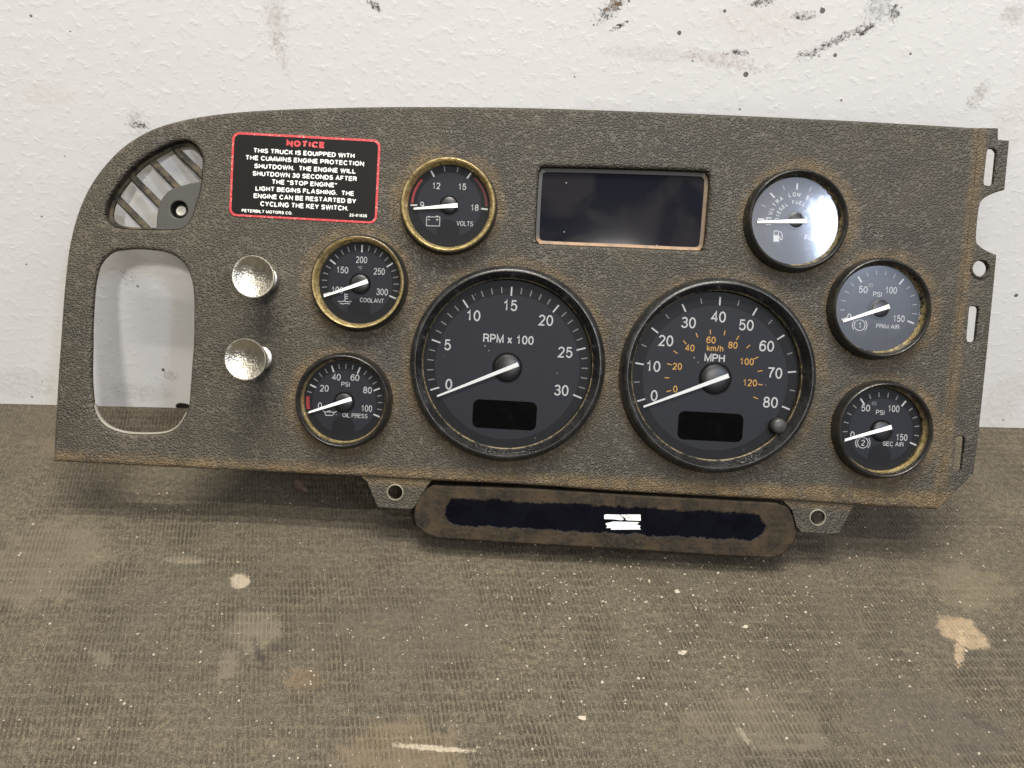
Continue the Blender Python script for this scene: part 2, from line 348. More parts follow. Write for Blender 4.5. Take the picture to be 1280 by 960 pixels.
# ------------------------------------------------------------------ mesh helpers
class MB:
    def __init__(s): s.v = []; s.f = []; s.sm = []
    def add(s, verts, faces, smooth=False):
        k = len(s.v); s.v += [tuple(x) for x in verts]; s.f += [tuple(i+k for i in f) for f in faces]; s.sm += [smooth]*len(faces); return s
    def box(s, c, sz, M3=None):
        vs_ = [Vector((x*sz[0]/2, y*sz[1]/2, z*sz[2]/2)) for z in (-1, 1) for y in (-1, 1) for x in (-1, 1)]
        if M3: vs_ = [M3 @ q for q in vs_]
        return s.add([q+Vector(c) for q in vs_], [(0, 2, 3, 1), (4, 5, 7, 6), (0, 1, 5, 4), (2, 6, 7, 3), (0, 4, 6, 2), (1, 3, 7, 5)])
    def poly(s, pts, z): return s.add([(x, y, z) for x, y in pts], [tuple(range(len(pts)))])
    def quad(s, a, b, w, z):          # a bar from a to b of width w
        dx, dy = b[0]-a[0], b[1]-a[1]; L = sqrt(dx*dx+dy*dy); nx, ny = -dy/L*w/2, dx/L*w/2
        return s.poly([(a[0]+nx, a[1]+ny), (a[0]-nx, a[1]-ny), (b[0]-nx, b[1]-ny), (b[0]+nx, b[1]+ny)], z)
    def lathe(s, prof, c=(0, 0), seg=96, z=0, wob=0):
        vs_ = []; nP = len(prof)
        for i in range(seg):
            a = 2*pi*i/seg
            for r, h in prof: vs_.append((c[0]+r*cos(a), c[1]+r*sin(a), h+z))
        fs = []
        for i in range(seg):
            j = (i+1) % seg
            for k in range(nP-1): fs.append((i*nP+k, j*nP+k, j*nP+k+1, i*nP+k+1))
        return s.add(vs_, fs, True)
    def build(s, name, mat, parent=None, loc=None, sharp=35, label=None, matrix=None):
        me = bpy.data.meshes.new(name); me.from_pydata(s.v, [], s.f); me.update()
        me.polygons.foreach_set('use_smooth', s.sm)
        if any(s.sm): me.set_sharp_from_angle(angle=radians(sharp))
        me.materials.append(mat); o = bpy.data.objects.new(name, me); COL.objects.link(o)
        if parent: o.parent = parent
        if loc: o.location = loc
        if label: o['label'] = label
        return o
def catmull(pts, corners=(), seg=6):
    out = []; n = len(pts)
    for i in range(n):
        p0, p1, p2, p3 = pts[i-1], pts[i], pts[(i+1) % n], pts[(i+2) % n]
        if i in corners: p0 = p1
        if (i+1) % n in corners: p3 = p2
        if i in corners and (i+1) % n in corners: out.append(p1); continue
        for k in range(seg):
            t = k/seg; t2 = t*t; t3 = t2*t
            out.append(tuple(.5*((2*p1[j])+(-p0[j]+p2[j])*t+(2*p0[j]-5*p1[j]+4*p2[j]-p3[j])*t2+(-p0[j]+3*p1[j]-3*p2[j]+p3[j])*t3) for j in (0, 1)))
    return out
def area2(p): return sum(p[i-1][0]*p[i][1]-p[i][0]*p[i-1][1] for i in range(len(p)))
def offs(loop, d):                     # offset to the left of travel
    n = len(loop); out = []
    for i in range(n):
        a, b, c = Vector(loop[i-1]), Vector(loop[i]), Vector(loop[(i+1) % n])
        e1 = (b-a); e2 = (c-b)
        if e1.length < 1e-9: e1 = e2
        if e2.length < 1e-9: e2 = e1
        e1 = e1.normalized(); e2 = e2.normalized()
        n1 = Vector((-e1.y, e1.x)); n2 = Vector((-e2.y, e2.x)); m = n1+n2
        if m.length < 1e-6: m = n1
        m.normalize(); k = d/max(.5, m.dot(n1)); out.append((b.x+m.x*k, b.y+m.y*k))
    return out
def plate(outer, holes, top, bottom, bev, steps=4, drop=None):
    """solid plate with rounded front edges; loops in local metres"""
    mb = MB(); loops = []
    for i, l in enumerate([outer]+list(holes)):
        l = list(l)
        if (area2(l) > 0) != (i == 0): l.reverse()
        loops.append(l)
    fl = []
    for l in loops:
        rings = []
        for k in range(steps+1):
            a = (pi/2)*k/steps          # 0 = front face, 90 = side
            rings.append([(x, y, top-bev*(1-cos(a))) for x, y in offs(l, bev*(1-sin(a)))])
        rings.append([(x, y, bottom) for x, y in l])
        n = len(l); vs_ = [v for r in rings for v in r]; fs = []
        for k in range(len(rings)-1):
            for i in range(n):
                j = (i+1) % n; fs.append((k*n+j, k*n+i, (k+1)*n+i, (k+1)*n+j))
        mb.add(vs_, fs, True); fl.append(rings)
    for idx, zflip in ((0, False), (-1, True)):
        vl = [[Vector((v[0], v[1], 0)) for v in r[idx]] for r in fl]; z = fl[0][idx][0][2]
        flat = [v for l in vl for v in l]; tris = tessellate_polygon(vl)
        fs = []
        for t in tris:
            a, b, c = (flat[i] for i in t); up = (b-a).cross(c-a).z > 0
            fs.append(tuple(t) if up != zflip else tuple(reversed(t)))
        mb.add([(v.x, v.y, z) for v in flat], fs, False)
    return mb
def circle(c, r, n=64): return [(c[0]+r*cos(2*pi*i/n), c[1]+r*sin(2*pi*i/n)) for i in range(n)]
def rrect(c, w, h, r, seg=6):
    out = []
    for qx, qy, a0 in ((1, 1, 0), (-1, 1, 90), (-1, -1, 180), (1, -1, 270)):
        for k in range(seg+1):
            a = radians(a0+90*k/seg); out.append((c[0]+qx*(w/2-r)+r*cos(a), c[1]+qy*(h/2-r)+r*sin(a)))
    return out
def _A(cx, cy, rx, ry, a0, a1, n=14):
    return [(cx+rx*cos(radians(a0+(a1-a0)*i/n)), cy+ry*sin(radians(a0+(a1-a0)*i/n))) for i in range(n+1)]
def _rot(l, w=.5): return [(w-x, 1-y) for x, y in l]
_six = [_A(.25, .32, .25, .32, 0, 360, 20)[:-1]+['c'], _A(.30, .42, .30, .58, 190, 48, 12)]
GL = {  # glyph: (advance width, strokes along the centre line; 'c' closes a loop)
 '0': (.5, [_A(.25, .5, .25, .5, 0, 360, 24)[:-1]+['c']]), '1': (.5, [[(.08, .76), (.2, .81), (.29, .92), (.31, 1), (.31, 0)]]),
 '2': (.5, [_A(.25, .73, .235, .27, 170, -38, 14)+[(.02, 0), (.5, 0)]]), '3': (.5, [_A(.25, .77, .215, .23, 160, -90, 12)+_A(.25, .27, .25, .27, 90, -165, 14)[1:]]),
 '4': (.5, [[(.38, 0), (.38, 1), (0, .29), (.53, .29)]]), '5': (.5, [[(.47, 1), (.1, 1), (.04, .50)]+_A(.25, .33, .25, .33, 130, -160, 14)]),
 '6': (.5, _six), '7': (.5, [[(0, 1), (.5, 1), (.33, .68), (.22, .35), (.18, 0)]]), '8': (.5, [_A(.25, .77, .21, .23, 0, 360, 18)[:-1]+['c'], _A(.25, .27, .25, .27, 0, 360, 18)[:-1]+['c']]),
 '9': (.5, [_rot(_six[0][:-1])+['c'], _rot(_six[1])]),
 'A': (.66, [[(0, 0), (.33, 1), (.66, 0)], [(.12, .33), (.54, .33)]]), 'B': (.56, [[(.35, .54), (0, .54), (0, 1), (.33, 1)]+_A(.33, .77, .20, .23, 90, -90, 8), [(0, .54), (0, 0), (.33, 0)]+_A(.33, .27, .23, .27, -90, 90, 8)]),
 'C': (.62, [_A(.33, .5, .33, .5, 38, 322, 20)]), 'D': (.6, [[(.26, 0), (0, 0), (0, 1), (.26, 1)]+_A(.26, .5, .34, .5, 90, -90, 14)]),
 'E': (.5, [[(.52, 1), (0, 1), (0, 0), (.54, 0)], [(0, .53), (.48, .53)]]), 'F': (.48, [[(.5, 1), (0, 1), (0, 0)], [(0, .5), (.44, .5)]]),
 'G': (.66, [_A(.34, .5, .34, .5, 40, 335, 20)+[(.66, .44), (.38, .44)]]), 'H': (.58, [[(0, 0), (0, 1)], [(.58, 0), (.58, 1)], [(0, .53), (.58, .53)]]),
 'I': (.04, [[(.02, 0), (.02, 1)]]), 'K': (.58, [[(0, 0), (0, 1)], [(.56, 1), (0, .36)], [(.2, .58), (.6, 0)]]), 'L': (.46, [[(0, 1), (0, 0), (.5, 0)]]),
 'M': (.7, [[(0, 0), (0, 1), (.35, .05), (.70, 1), (.70, 0)]]), 'N': (.58, [[(0, 0), (0, 1), (.58, 0), (.58, 1)]]), 'O': (.68, [_A(.34, .5, .34, .5, 0, 360, 24)[:-1]+['c']]),
 'P': (.54, [[(0, 0), (0, 1), (.3, 1)]+_A(.3, .735, .24, .265, 90, -90, 10)+[(0, .47)]]), 'Q': (.68, [_A(.34, .5, .34, .5, 0, 360, 24)[:-1]+['c'], [(.4, .2), (.68, -.03)]]),
 'R': (.58, [[(0, 0), (0, 1), (.32, 1)]+_A(.32, .755, .23, .245, 90, -90, 10)+[(0, .51)], [(.34, .51), (.50, .40), (.53, .1), (.58, 0)]]),
 'S': (.56, [_A(.28, .75, .25, .25, 15, 250, 14)+_A(.28, .26, .28, .26, 70, -165, 14)]), 'T': (.58, [[(0, 1), (.58, 1)], [(.29, 1), (.29, 0)]]),
 'U': (.58, [[(0, 1), (0, .3)]+_A(.29, .3, .29, .3, 180, 360, 12)+[(.58, 1)]]), 'V': (.62, [[(0, 1), (.31, 0), (.62, 1)]]), 'W': (.88, [[(0, 1), (.22, 0), (.44, .95), (.66, 0), (.88, 1)]]),
 'X': (.6, [[(0, 1), (.6, 0)], [(.6, 1), (0, 0)]]), 'Y': (.6, [[(0, 1), (.3, .42), (.6, 1)], [(.3, .42), (.3, 0)]]),
 'x': (.42, [[(0, .7), (.42, 0)], [(.42, .7), (0, 0)]]), 'k': (.4, [[(0, 0), (0, 1)], [(.4, .7), (0, .27)], [(.15, .43), (.42, 0)]]), 'h': (.42, [[(0, 0), (0, 1)], [(0, .4)]+_A(.21, .5, .21, .2, 165, 0, 10)+[(.42, 0)]]),
 'm': (.7, [[(0, 0), (0, .7)], [(0, .4)]+_A(.175, .52, .175, .18, 165, 0, 8)+[(.35, 0)], [(.35, .4)]+_A(.525, .52, .175, .18, 165, 0, 8)+[(.70, 0)]]), '/': (.3, [[(0, -.02), (.3, 1.02)]]),
 '.': (.02, [[(.01, -.06), (.01, .08)]]), '-': (.28, [[(0, .36), (.28, .36)]]), '"': (.22, [[(.02, 1), (.02, .72)], [(.2, 1), (.2, .72)]]), '\u00b0': (.2, [_A(.12, .88, .12, .12, 0, 360, 12)[:-1]+['c']]), ' ': (.12, []),
}
def ribbon(pts, t, closed):
    n = len(pts); L_, R_ = [], []
    for i in range(n):
        a = Vector(pts[i-1]) if (i or closed) else None; b = Vector(pts[i]); c = Vector(pts[(i+1) % n]) if (i < n-1 or closed) else None
        d1 = (b-a).normalized() if a is not None and (b-a).length > 1e-9 else None; d2 = (c-b).normalized() if c is not None and (c-b).length > 1e-9 else None
        d1 = d1 or d2; d2 = d2 or d1
        n1, n2 = Vector((-d1.y, d1.x)), Vector((-d2.y, d2.x)); m = n1+n2
        m = m.normalized() if m.length > 1e-6 else n1
        k = t/2/max(.42, m.dot(n1)); L_.append(b+m*k); R_.append(b-m*k)
    return L_, R_
_tc = {}
def text_mesh(s, bold=0.0):
    """monoline grotesque lettering drawn stroke by stroke"""
    key = (s, bold)
    if key in _tc: return _tc[key]
    t = .125+bold*2.0; vs_, fs = [], []; X = 0.0; k = 0
    for ch in s:
        w, st = GL[ch]
        for stx in st:
            cl = stx[-1] == 'c'; pts = [(X+x*1.0, t/2+y*(1-t)) for x, y in (stx[:-1] if cl else stx)]
            cln = [pts[0]]
            for q in pts[1:]:
                if abs(q[0]-cln[-1][0])+abs(q[1]-cln[-1][1]) > 1e-6: cln.append(q)
            L_, R_ = ribbon(cln, t, cl); n = len(cln); b0 = len(vs_)
            for a, b in zip(L_, R_): vs_ += [(a.x, a.y, k), (b.x, b.y, k)]
            for i in range(n if cl else n-1):
                j = (i+1) % n; fs.append((b0+2*i, b0+2*i+1, b0+2*j+1, b0+2*j))
            k += 1
        X += w+(.10+t*.95 if ch != ' ' else .24)
    xs = [v[0] for v in vs_]; ys = [v[1] for v in vs_]
    _tc[key] = (vs_, fs, min(xs), max(xs), min(0.0, 1.0), 1.0 if max(ys) < 1.2 else max(ys)); return _tc[key]
def text_into(mb, s, c, h, w=None, z=0.0, bold=0.0, rot=0.0, xf=.98):
    """lettering centred at c, h metres tall, w metres wide if given"""
    vs_, fs, x0, x1, y0, y1 = text_mesh(s, bold); ky = h/(y1-y0); kx = w/(x1-x0) if w else ky*xf
    cr, sr = cos(rot), sin(rot); out = []
    for x, y, k_ in vs_:
        X, Y = (x-(x0+x1)/2)*kx, (y-(y0+y1)/2)*ky; out.append((c[0]+X*cr-Y*sr, c[1]+X*sr+Y*cr, z+(k_ % 7)*5e-6))
    mb.add(out, fs); return mb

# ------------------------------------------------------------------ setting
def tag(o, label, cat, kind=None, group=None):
    o['label'] = label
    if cat: o['category'] = cat
    if kind: o['kind'] = kind
    if group: o['group'] = group
mb = MB(); mb.add([(-2.2, -2.2, 0), (2.2, -2.2, 0), (2.2, 1.2, 0), (-2.2, 1.2, 0)], [(0, 1, 2, 3)])
floor = mb.build('floor', mat_floor()); floor['kind'] = 'structure'; floor['label'] = 'brown dusty ribbed rubber mat floor with pale scuffs and stains'; floor['category'] = 'floor'
# wall: a slab, its front face through the line where it meets the floor
mb = MB(); X0, X1, H1, D1 = -1.9, 2.3, 2.0, .12
mb.add([(X0, -.01, 0), (X1, -.01, 0), (X1, H1, 0), (X0, H1, 0), (X0, -.01, -D1), (X1, -.01, -D1), (X1, H1, -D1), (X0, H1, -D1)],
       [(0, 1, 2, 3), (5, 4, 7, 6), (1, 5, 6, 2), (4, 0, 3, 7), (3, 2, 6, 7)])
wall = mb.build('wall', mat_wall()); wall.matrix_world = Matrix.Translation(FL.tolist()) @ Matrix.Rotation(WANG, 4, 'Z') @ Matrix.Rotation(pi/2, 4, 'X')
wall['kind'] = 'structure'; wall['label'] = 'rough white painted plaster wall with dark specks and scuffs behind the panel'; wall['category'] = 'wall'

# ------------------------------------------------------------------ the instrument panel
root = bpy.data.objects.new('instrument_panel', None); COL.objects.link(root)
root.location = ORG.tolist(); root.rotation_euler = (pi/2-T, 0, 0); root.empty_display_size = .05
tag(root, 'dusty black leather-grain truck dashboard panel with eight round gauges leaning against the white wall', 'dashboard panel')
def PL(pts, h=0): return [P(x, y, h) for x, y in pts]

OUT = [(66, 577), (67.5, 540), (71, 480), (75, 420), (79, 365), (85, 312), (95, 270), (110, 235), (131, 205), (157, 180), (190, 161), (230, 149), (280, 141),
       (340, 136.5), (430, 133.5), (520, 132.5), (640, 133.5), (760, 137), (880, 141.5), (1000, 147), (1100, 152), (1226, 159.5),
       (1218, 250), (1203, 372), (1191, 476), (1180, 581), (1172, 637), (1100, 634), (971, 625), (780, 615), (660, 606.5), (541, 601), (452, 596), (300, 588.5)]
OPEN = [(151, 312.5), (170, 311), (192.5, 312.5), (209, 316), (222.5, 323), (232, 333), (237.5, 346), (241, 365), (241.6, 395), (241, 430.6), (239.5, 449), (237.5, 477),
        (234.7, 509), (229, 524), (219, 536), (204, 542), (181, 543.4), (157, 542), (138, 536.5), (125, 526.6), (117.5, 512.5), (114.7, 492), (113.4, 467.5), (114, 430),
        (114.3, 402.5), (116.6, 365), (119.8, 344), (124, 331), (132.5, 320), (142, 314)]
VENT = [(130.6, 262.5), (134.4, 249), (144, 232.5), (162.5, 210), (181, 195), (204, 182), (219, 176), (234, 175), (245, 182), (251.6, 193), (252.5, 204), (250, 232.5),
        (245, 251), (239, 270), (232, 281), (219, 286.5), (181, 287), (147.5, 285), (136, 279), (131, 272)]
DISP = [(673.5, 217), (676.5, 210.5), (684, 208), (776, 210), (876, 213.5), (884.5, 217), (887.5, 226), (885, 262), (881.5, 301), (878, 310), (869, 313), (776, 309), (681, 305), (672.5, 302), (669.5, 294), (671, 255)]
outer = catmull(PL(OUT), (0, 21, 26, 27, 31, 32), 5)
holes = [catmull(PL(OPEN), (), 3), catmull(PL(VENT), (), 4), catmull(PL(DISP), (), 4)]
for k, g in G.items():
    g['cl'] = P(*g['c'], g['h']); holes.append(circle(g['cl'], (g['R']-6)*S, 72))
def _l(): return None
shell = plate(outer, holes, 0, -.0032, .0022).build('panel_shell', LEATHER, root, sharp=40)
shell['label'] = 'black leather-grain plastic face with tan dirt along its lower edge'

# worn rim of the big opening, its lit lower edge painted in as paler colour
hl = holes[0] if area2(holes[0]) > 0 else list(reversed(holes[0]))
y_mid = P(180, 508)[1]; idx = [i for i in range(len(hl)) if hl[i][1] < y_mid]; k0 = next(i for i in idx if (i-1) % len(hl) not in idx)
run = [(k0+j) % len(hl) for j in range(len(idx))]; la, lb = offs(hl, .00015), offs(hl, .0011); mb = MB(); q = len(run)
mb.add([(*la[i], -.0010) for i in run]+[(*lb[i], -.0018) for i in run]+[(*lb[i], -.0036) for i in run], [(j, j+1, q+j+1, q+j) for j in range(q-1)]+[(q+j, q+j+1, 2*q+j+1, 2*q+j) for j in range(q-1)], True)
mb.build('opening_rim', simple('worn_lit_rim', (.20, .185, .15), .5, bump=(700, .0003)), root)

# right-hand flange, one step lower, with slots and a hole
FLANGE = [(1212, 159.5), (1248, 160), (1248, 174.5), (1262, 175.5), (1256, 237), (1241, 242), (1229, 249), (1224, 260), (1220.5, 298), (1224.5, 307), (1235, 314), (1246, 318.5),
          (1241, 372), (1224.5, 533), (1217, 592), (1171, 637.5), (1160, 636), (1175, 540), (1195, 350)]
fh = -.0016
SL = [[(1237, 185), (1243, 185.5), (1246.5, 190), (1242.5, 229), (1239, 232.5), (1231, 231), (1230, 227), (1234, 189)],
      [(1214, 382), (1222, 383), (1224, 386), (1220, 425), (1217, 428), (1210, 427), (1208.5, 423), (1212, 385)],
      [(1197, 545), (1205, 545.5), (1206.5, 549), (1202.5, 587), (1200, 590), (1193, 588.5), (1192, 585), (1195.5, 548)]]
fo = catmull(PL(FLANGE, fh), (0, 1, 2, 3, 4, 11, 14, 15, 16, 17, 18), 4)
fl = plate(fo, [PL(s, fh) for s in SL]+[circle(P(1225.5, 335.5, fh), 10*S, 28)], fh, fh-.003, .0007).build('mounting_flange', LEATHER, root)
fl['label'] = 'stepped right-hand edge with three slots and a screw hole'
MB().lathe([(10*S, -.002), (10*S, .0004), (10.8*S, .001), (12*S, .001), (12.8*S, .0004), (12.8*S, -.001)], P(1225.5, 335.5, fh), 40, fh).build('hole_collar', LEATHER, root)
# lower tabs
def tabpart(pts, hole, hr, col):
    hh = -.0022; t = plate([P(x, y, hh) for x, y in pts], [circle(P(*hole, hh), hr*S, 28)], hh, hh-.004, .0007).build('mounting_tab', LEATHER, root)
    MB().lathe([(hr*S, -.003), (hr*S, .0003), ((hr+.6)*S, .0007), ((hr+1.6)*S, .0005), ((hr+2)*S, -.0005)], P(*hole, hh), 32, hh).build('hole_rim', simple('rim', (.2, .185, .14), .5), t)
    return t
tabpart([(445, 580), (452, 597), (458, 602), (471, 633), (474, 635), (514, 637), (518, 634), (534, 608), (548, 590)], (494, 615.5), 9, 0)
tabpart([(960, 612), (979, 627), (990, 638), (996, 660), (1002, 666), (1046, 668), (1050, 666), (1066, 636), (1078, 622)], (1022, 647), 9, 0)

# ---- air vent: frame, slats, screw boss
VC = (-.006)
inner = offs(holes[1] if area2(holes[1]) > 0 else list(reversed(holes[1])), .0004)
frame_o = offs(inner, -.003)
vf = MB()
ring = lambda l, z: [(x, y, z) for x, y in l]
li = offs(inner, .0016); nn = len(inner)
vs_ = ring(inner, -.0022)+ring(inner, -.006)+ring(li, -.0066)+ring(li, -.0085)+ring(frame_o, -.0085)+ring(frame_o, -.0031)
fs = []
for k in range(5):
    for i in range(nn):
        j = (i+1) % nn; fs.append((k*nn+i, k*nn+j, (k+1)*nn+j, (k+1)*nn+i))
vf.add(vs_, fs, True)
m, nt, b = new_mat('dusty_vent_plastic'); n = N(nt); o = n.obj(); q = n.noise(o, 90, 4, .7)
nt.links.new(n.mix(n.ramp(q, .38, .62), (.016, .015, .013), (.085, .070, .045)), b.inputs['Base Color']); b.inputs['Roughness'].default_value = .75; b.inputs['Specular IOR Level'].default_value = .2; VENTM = m
vent = vf.build('air_vent', VENTM, root); vent['label'] = 'corner air vent with four slanted slats'
def slat(a, bpt):
    A = Vector((*P(*a, -.0075), -.0075)); B = Vector((*P(*bpt, -.0075), -.0075)); d = B-A; L = d.length; ang = atan2(d.y, d.x)
    mbx = MB(); R3 = Matrix.Rotation(ang, 3, 'Z') @ Matrix.Rotation(radians(4), 3, 'X')
    prof = [(-.0022, -.0016), (-.0009, .0014), (-.0002, .0015), (.0021, .0002), (.0022, -.0014), (-.0018, -.0022)]
    vv = []
    for sx in (-L/2, L/2):
        for y, z in prof: vv.append((A+B)/2+R3 @ Vector((sx, y, z)))
    k = len(prof); ff = [(i, (i+1) % k, (i+1) % k+k, i+k) for i in range(k)]+[tuple(range(k-1, -1, -1)), tuple(range(k, 2*k))]
    mbx.add(vv, ff).build('slat', VENTM, vent)
for a, bb in (((139, 241), (184, 287)), ((158, 215), (203, 260)), ((183, 195), (226, 240)), ((211, 179), (256, 223))): slat(a, bb)
bz = -.0058
web = [(254, 226), (238, 229), (219, 234), (210, 239), (203, 247), (198.5, 257), (196, 270), (195, 288), (235, 288), (250, 262)]
plate([P(x, y, bz) for x, y in web], [circle(P(223.5, 262, bz), 11*S, 32)], bz, bz-.0022, .0006).build('screw_plate', simple('plate_grey', (.050, .048, .043), .5, bump=(900, .0001)), vent)
MB().lathe([(11.3*S, -.001), (11.3*S, -.009), (0.0001, -.009)], P(223.5, 262, bz), 32, bz).build('screw_well', M['housing'], vent)
sc = MB().lathe([(0.00005, .0002), (.0012, .0002), (.0014, .0006), (.0026, .0007), (.0031, .0003), (.0031, -.004)], P(226.5, 264, -.009), 28, -.009)
sc.build('screw', M['steel'], vent)

# ---- notice label
LZ = .0004
lc = P((107+1085+1075+103)/4/5.3333+270, (98+130+685+635)/4/5.3333+150)
lab = plate(rrect(lc, 183.5*S, 103.5*S, 9*S), [], LZ, .00005, .0001, 2).build('warning_label', M['red'], root); lab['label'] = 'black notice sticker with red border and white lettering'
MB().poly(rrect(lc, 178*S, 98*S, 7*S), LZ+.00008).build('label_face', M['label'], lab)
for s, x, y, w, h, mt in [('NOTICE', 597, 162, 250, 42, 'red'), ('THIS TRUCK IS EQUIPPED WITH', 590, 222, 665, 31, 'labelw'), ('THE CUMMINS ENGINE PROTECTION', 595, 272, 780, 31, 'labelw'),
        ('SHUTDOWN.  THE ENGINE WILL', 594, 325, 668, 31, 'labelw'), ('SHUTDOWN 30 SECONDS AFTER', 593, 375, 688, 31, 'labelw'), ('THE "STOP ENGINE"', 592, 424, 428, 31, 'labelw'),
        ('LIGHT BEGINS FLASHING.  THE', 592, 474, 650, 31, 'labelw'), ('ENGINE CAN BE RESTARTED BY', 594, 524, 678, 31, 'labelw'), ('CYCLING THE KEY SWITCH.', 590, 574, 582, 33, 'labelw'),
        ('PETERBILT MOTORS CO.', 342, 613, 335, 20, 'labelw'), ('22-01635', 948, 637, 118, 19, 'labelw')]:
    q = S/5.3333; bo = .042 if s != 'NOTICE' else .085
    text_into(MB(), s, P(x/5.3333+270, y/5.3333+150), h*q, w*q, LZ+.00016, bo).build('lettering', M[mt], lab)

# ---- pull knobs
def mat_knob():
    m, nt, b = new_mat('dimpled_nickel'); n = N(nt); o = n.obj()
    b.inputs['Metallic'].default_value = 1
    r = n.vmath('LENGTH', n.xy(o)); v = n.voro(o, 720, 'F1', .7)
    ins = n.ramp(r, .0112, .0104)
    nt.links.new(n.mix(n.ramp(n.noise(o, 200, 3), .3, .7), (.50, .47, .39), (.60, .57, .49)), b.inputs['Base Color'])
    nt.links.new(n.ramp(n.noise(o, 500, 2),   .3, .7, .30, .40), b.inputs['Roughness'])
    nt.links.new(n.bump(n.math('MULTIPLY', v, ins), .0002, 1), b.inputs['Normal']); return m
KN = mat_knob()
def knob(base, cap, rc, name='pull_knob'):
    HK = .031; B = P(*base, .001); Cc = P(*cap, HK)
    tilt = Matrix.Identity(4)
    dx, dy = Cc[0]-B[0], Cc[1]-B[1]
    R = rc*(Z0-HK)/FPX
    k = MB()
    prof = [(0.00005, -.0032), (R*.35, -.0028), (R*.65, -.0016), (R*.9, .0002), (R*.95, .0006), (R*.99, .0005), (R, -.0002), (R*.985, -.002), (R*.9, -.005), (R*.72, -.0095), (R*.52, -.0145), (R*.40, -.020), (R*.38, -.024)]
    kk = k.lathe(prof, (0, 0), 64).build(name, KN, root, loc=(Cc[0], Cc[1], HK), sharp=60)
    kk.rotation_euler = (-atan2(dy, HK)*1.0, atan2(dx, HK), 0)
    st = MB().lathe([(.0035, .012), (.0035, -.002)], B, 24).build('shaft', M['steel'], kk); st.matrix_parent_inverse = kk.matrix_basis.inverted()
    bs = MB().lathe([(R*.22, .0052), (R*.30, .0055), (R*.50, .0054), (R*.56, .0050), (R*.60, .0038), (R*.61, .001), (R*.63, -.0005)], B, 48).build('collar', M['steel'], kk, sharp=30)
    bs.matrix_parent_inverse = kk.matrix_basis.inverted()
    # knurled rim
    return kk
k1 = knob((334.5, 348.5), (316.3, 346), 26.5); k1['label'] = 'upper dimpled nickel pull knob'
k2 = knob((328, 447), (306.5, 449.5), 26.5); k2['label'] = 'lower dimpled nickel pull knob pulled out'

# ---- message display
DZ = -.0045
dl = holes[2] if area2(holes[2]) > 0 else list(reversed(holes[2]))
m, nt, b = new_mat('dusty_display_frame'); n = N(nt); o = n.obj(); q = n.noise(o, 110, 4, .7); sp = n.new('ShaderNodeSeparateXYZ'); n.put(sp.inputs[0], o)
c0 = P(778, 262); low = n.ramp(n.math('SUBTRACT', n.math('SUBTRACT', c0[1], sp.outputs[1]), n.math('MULTIPLY', sp.outputs[0], .0)), .016, .0205)
rgt = n.ramp(n.math('SUBTRACT', sp.outputs[0], c0[0]), .045, .049, 0, .45)
dirt = n.math('MULTIPLY', n.math('MAXIMUM', low, rgt), n.ramp(q, .3, .55, .35, 1))
nt.links.new(n.mix(dirt, (.045, .042, .038), (.24, .14, .065)), b.inputs['Base Color']); b.inputs['Roughness'].default_value = .5
l1 = offs(dl, .0003); l2 = offs(dl, .0024); l3 = offs(dl, -.003); nn = len(dl); fr = MB()
vs_ = ring(l1, -.0020)+ring(l1, DZ+.0006)+ring(l2, DZ)+ring(l2, DZ-.003)+ring(l3, DZ-.003)+ring(l3, -.0031)
fs = [(k*nn+i, k*nn+(i+1) % nn, (k+1)*nn+(i+1) % nn, (k+1)*nn+i) for k in range(5) for i in range(nn)]
df = fr.add(vs_, fs, True).build('message_display', m, root); df['label'] = 'blank dark rectangular message display'
m, nt, b = new_mat('display_glass'); n = N(nt); o = n.obj(); q = n.noise(o, 24, 3, .5, .6)
nt.links.new(n.mix(n.ramp(q, .42, .56), (.007, .0075, .012), (.015, .0145, .017)), b.inputs['Base Color'])
v = n.voro(o, 190); gate = n.math('GREATER_THAN', n.noise(o, 45, 2), .60)
b.inputs['Roughness'].default_value = .05; b.inputs['Specular IOR Level'].default_value = .3; SCR = m
spk = n.math('MULTIPLY', n.ramp(v, .10, .05), gate); nt.links.new(n.mix(spk, b.inputs['Base Color'].links[0].from_socket, (.3, .28, .25)), b.inputs['Base Color'])
MB().poly(offs(dl, .0020), DZ-.0008).build('screen', SCR, df)

# ---- indicator bar at the foot
BZ = -.0012
BAR = [(541, 607), (532, 612), (520.5, 629), (517, 645), (520, 658), (531, 667), (546, 673), (640, 679), (780, 687), (880, 693.5), (962, 698), (975, 695.5), (986.5, 687.5), (987.5, 682), (992, 680.5), (996, 666),
       (991, 645), (984, 634), (971, 629), (780, 618.5), (660, 611)]
m, nt, b = new_mat('smoked_lens_with_dust'); n = N(nt); o = n.obj(); p = n.xy(o)
A, B = P(575, 640, BZ), P(937, 659, BZ); dv = Vector((B[0]-A[0], B[1]-A[1])); L = dv.length; ang = atan2(dv.y, dv.x)
mp = n.new('ShaderNodeMapping', vector_type='TEXTURE'); n.put(mp.inputs[0], p); mp.inputs['Location'].default_value = ((A[0]+B[0])/2, (A[1]+B[1])/2, 0); mp.inputs['Rotation'].default_value = (0, 0, ang)
wob = n.vmath('SCALE', n.vmath('SUBTRACT', n.noise(p, 190, 4, .7, color=True), (.5, .5, .5)), scale=.0060)
mm = n.vmath('ADD', mp.outputs[0], wob); s2 = n.new('ShaderNodeSeparateXYZ'); n.put(s2.inputs[0], mm)
dx = n.math('MAXIMUM', n.math('SUBTRACT', n.math('ABSOLUTE', s2.outputs[0]), L/2), 0.0)
dist = n.math('SQRT', n.math('ADD', n.math('POWER', dx, 2), n.math('POWER', n.math('MULTIPLY', s2.outputs[1], 1.12), 2)))
clean = n.ramp(dist, .0098, .0084)
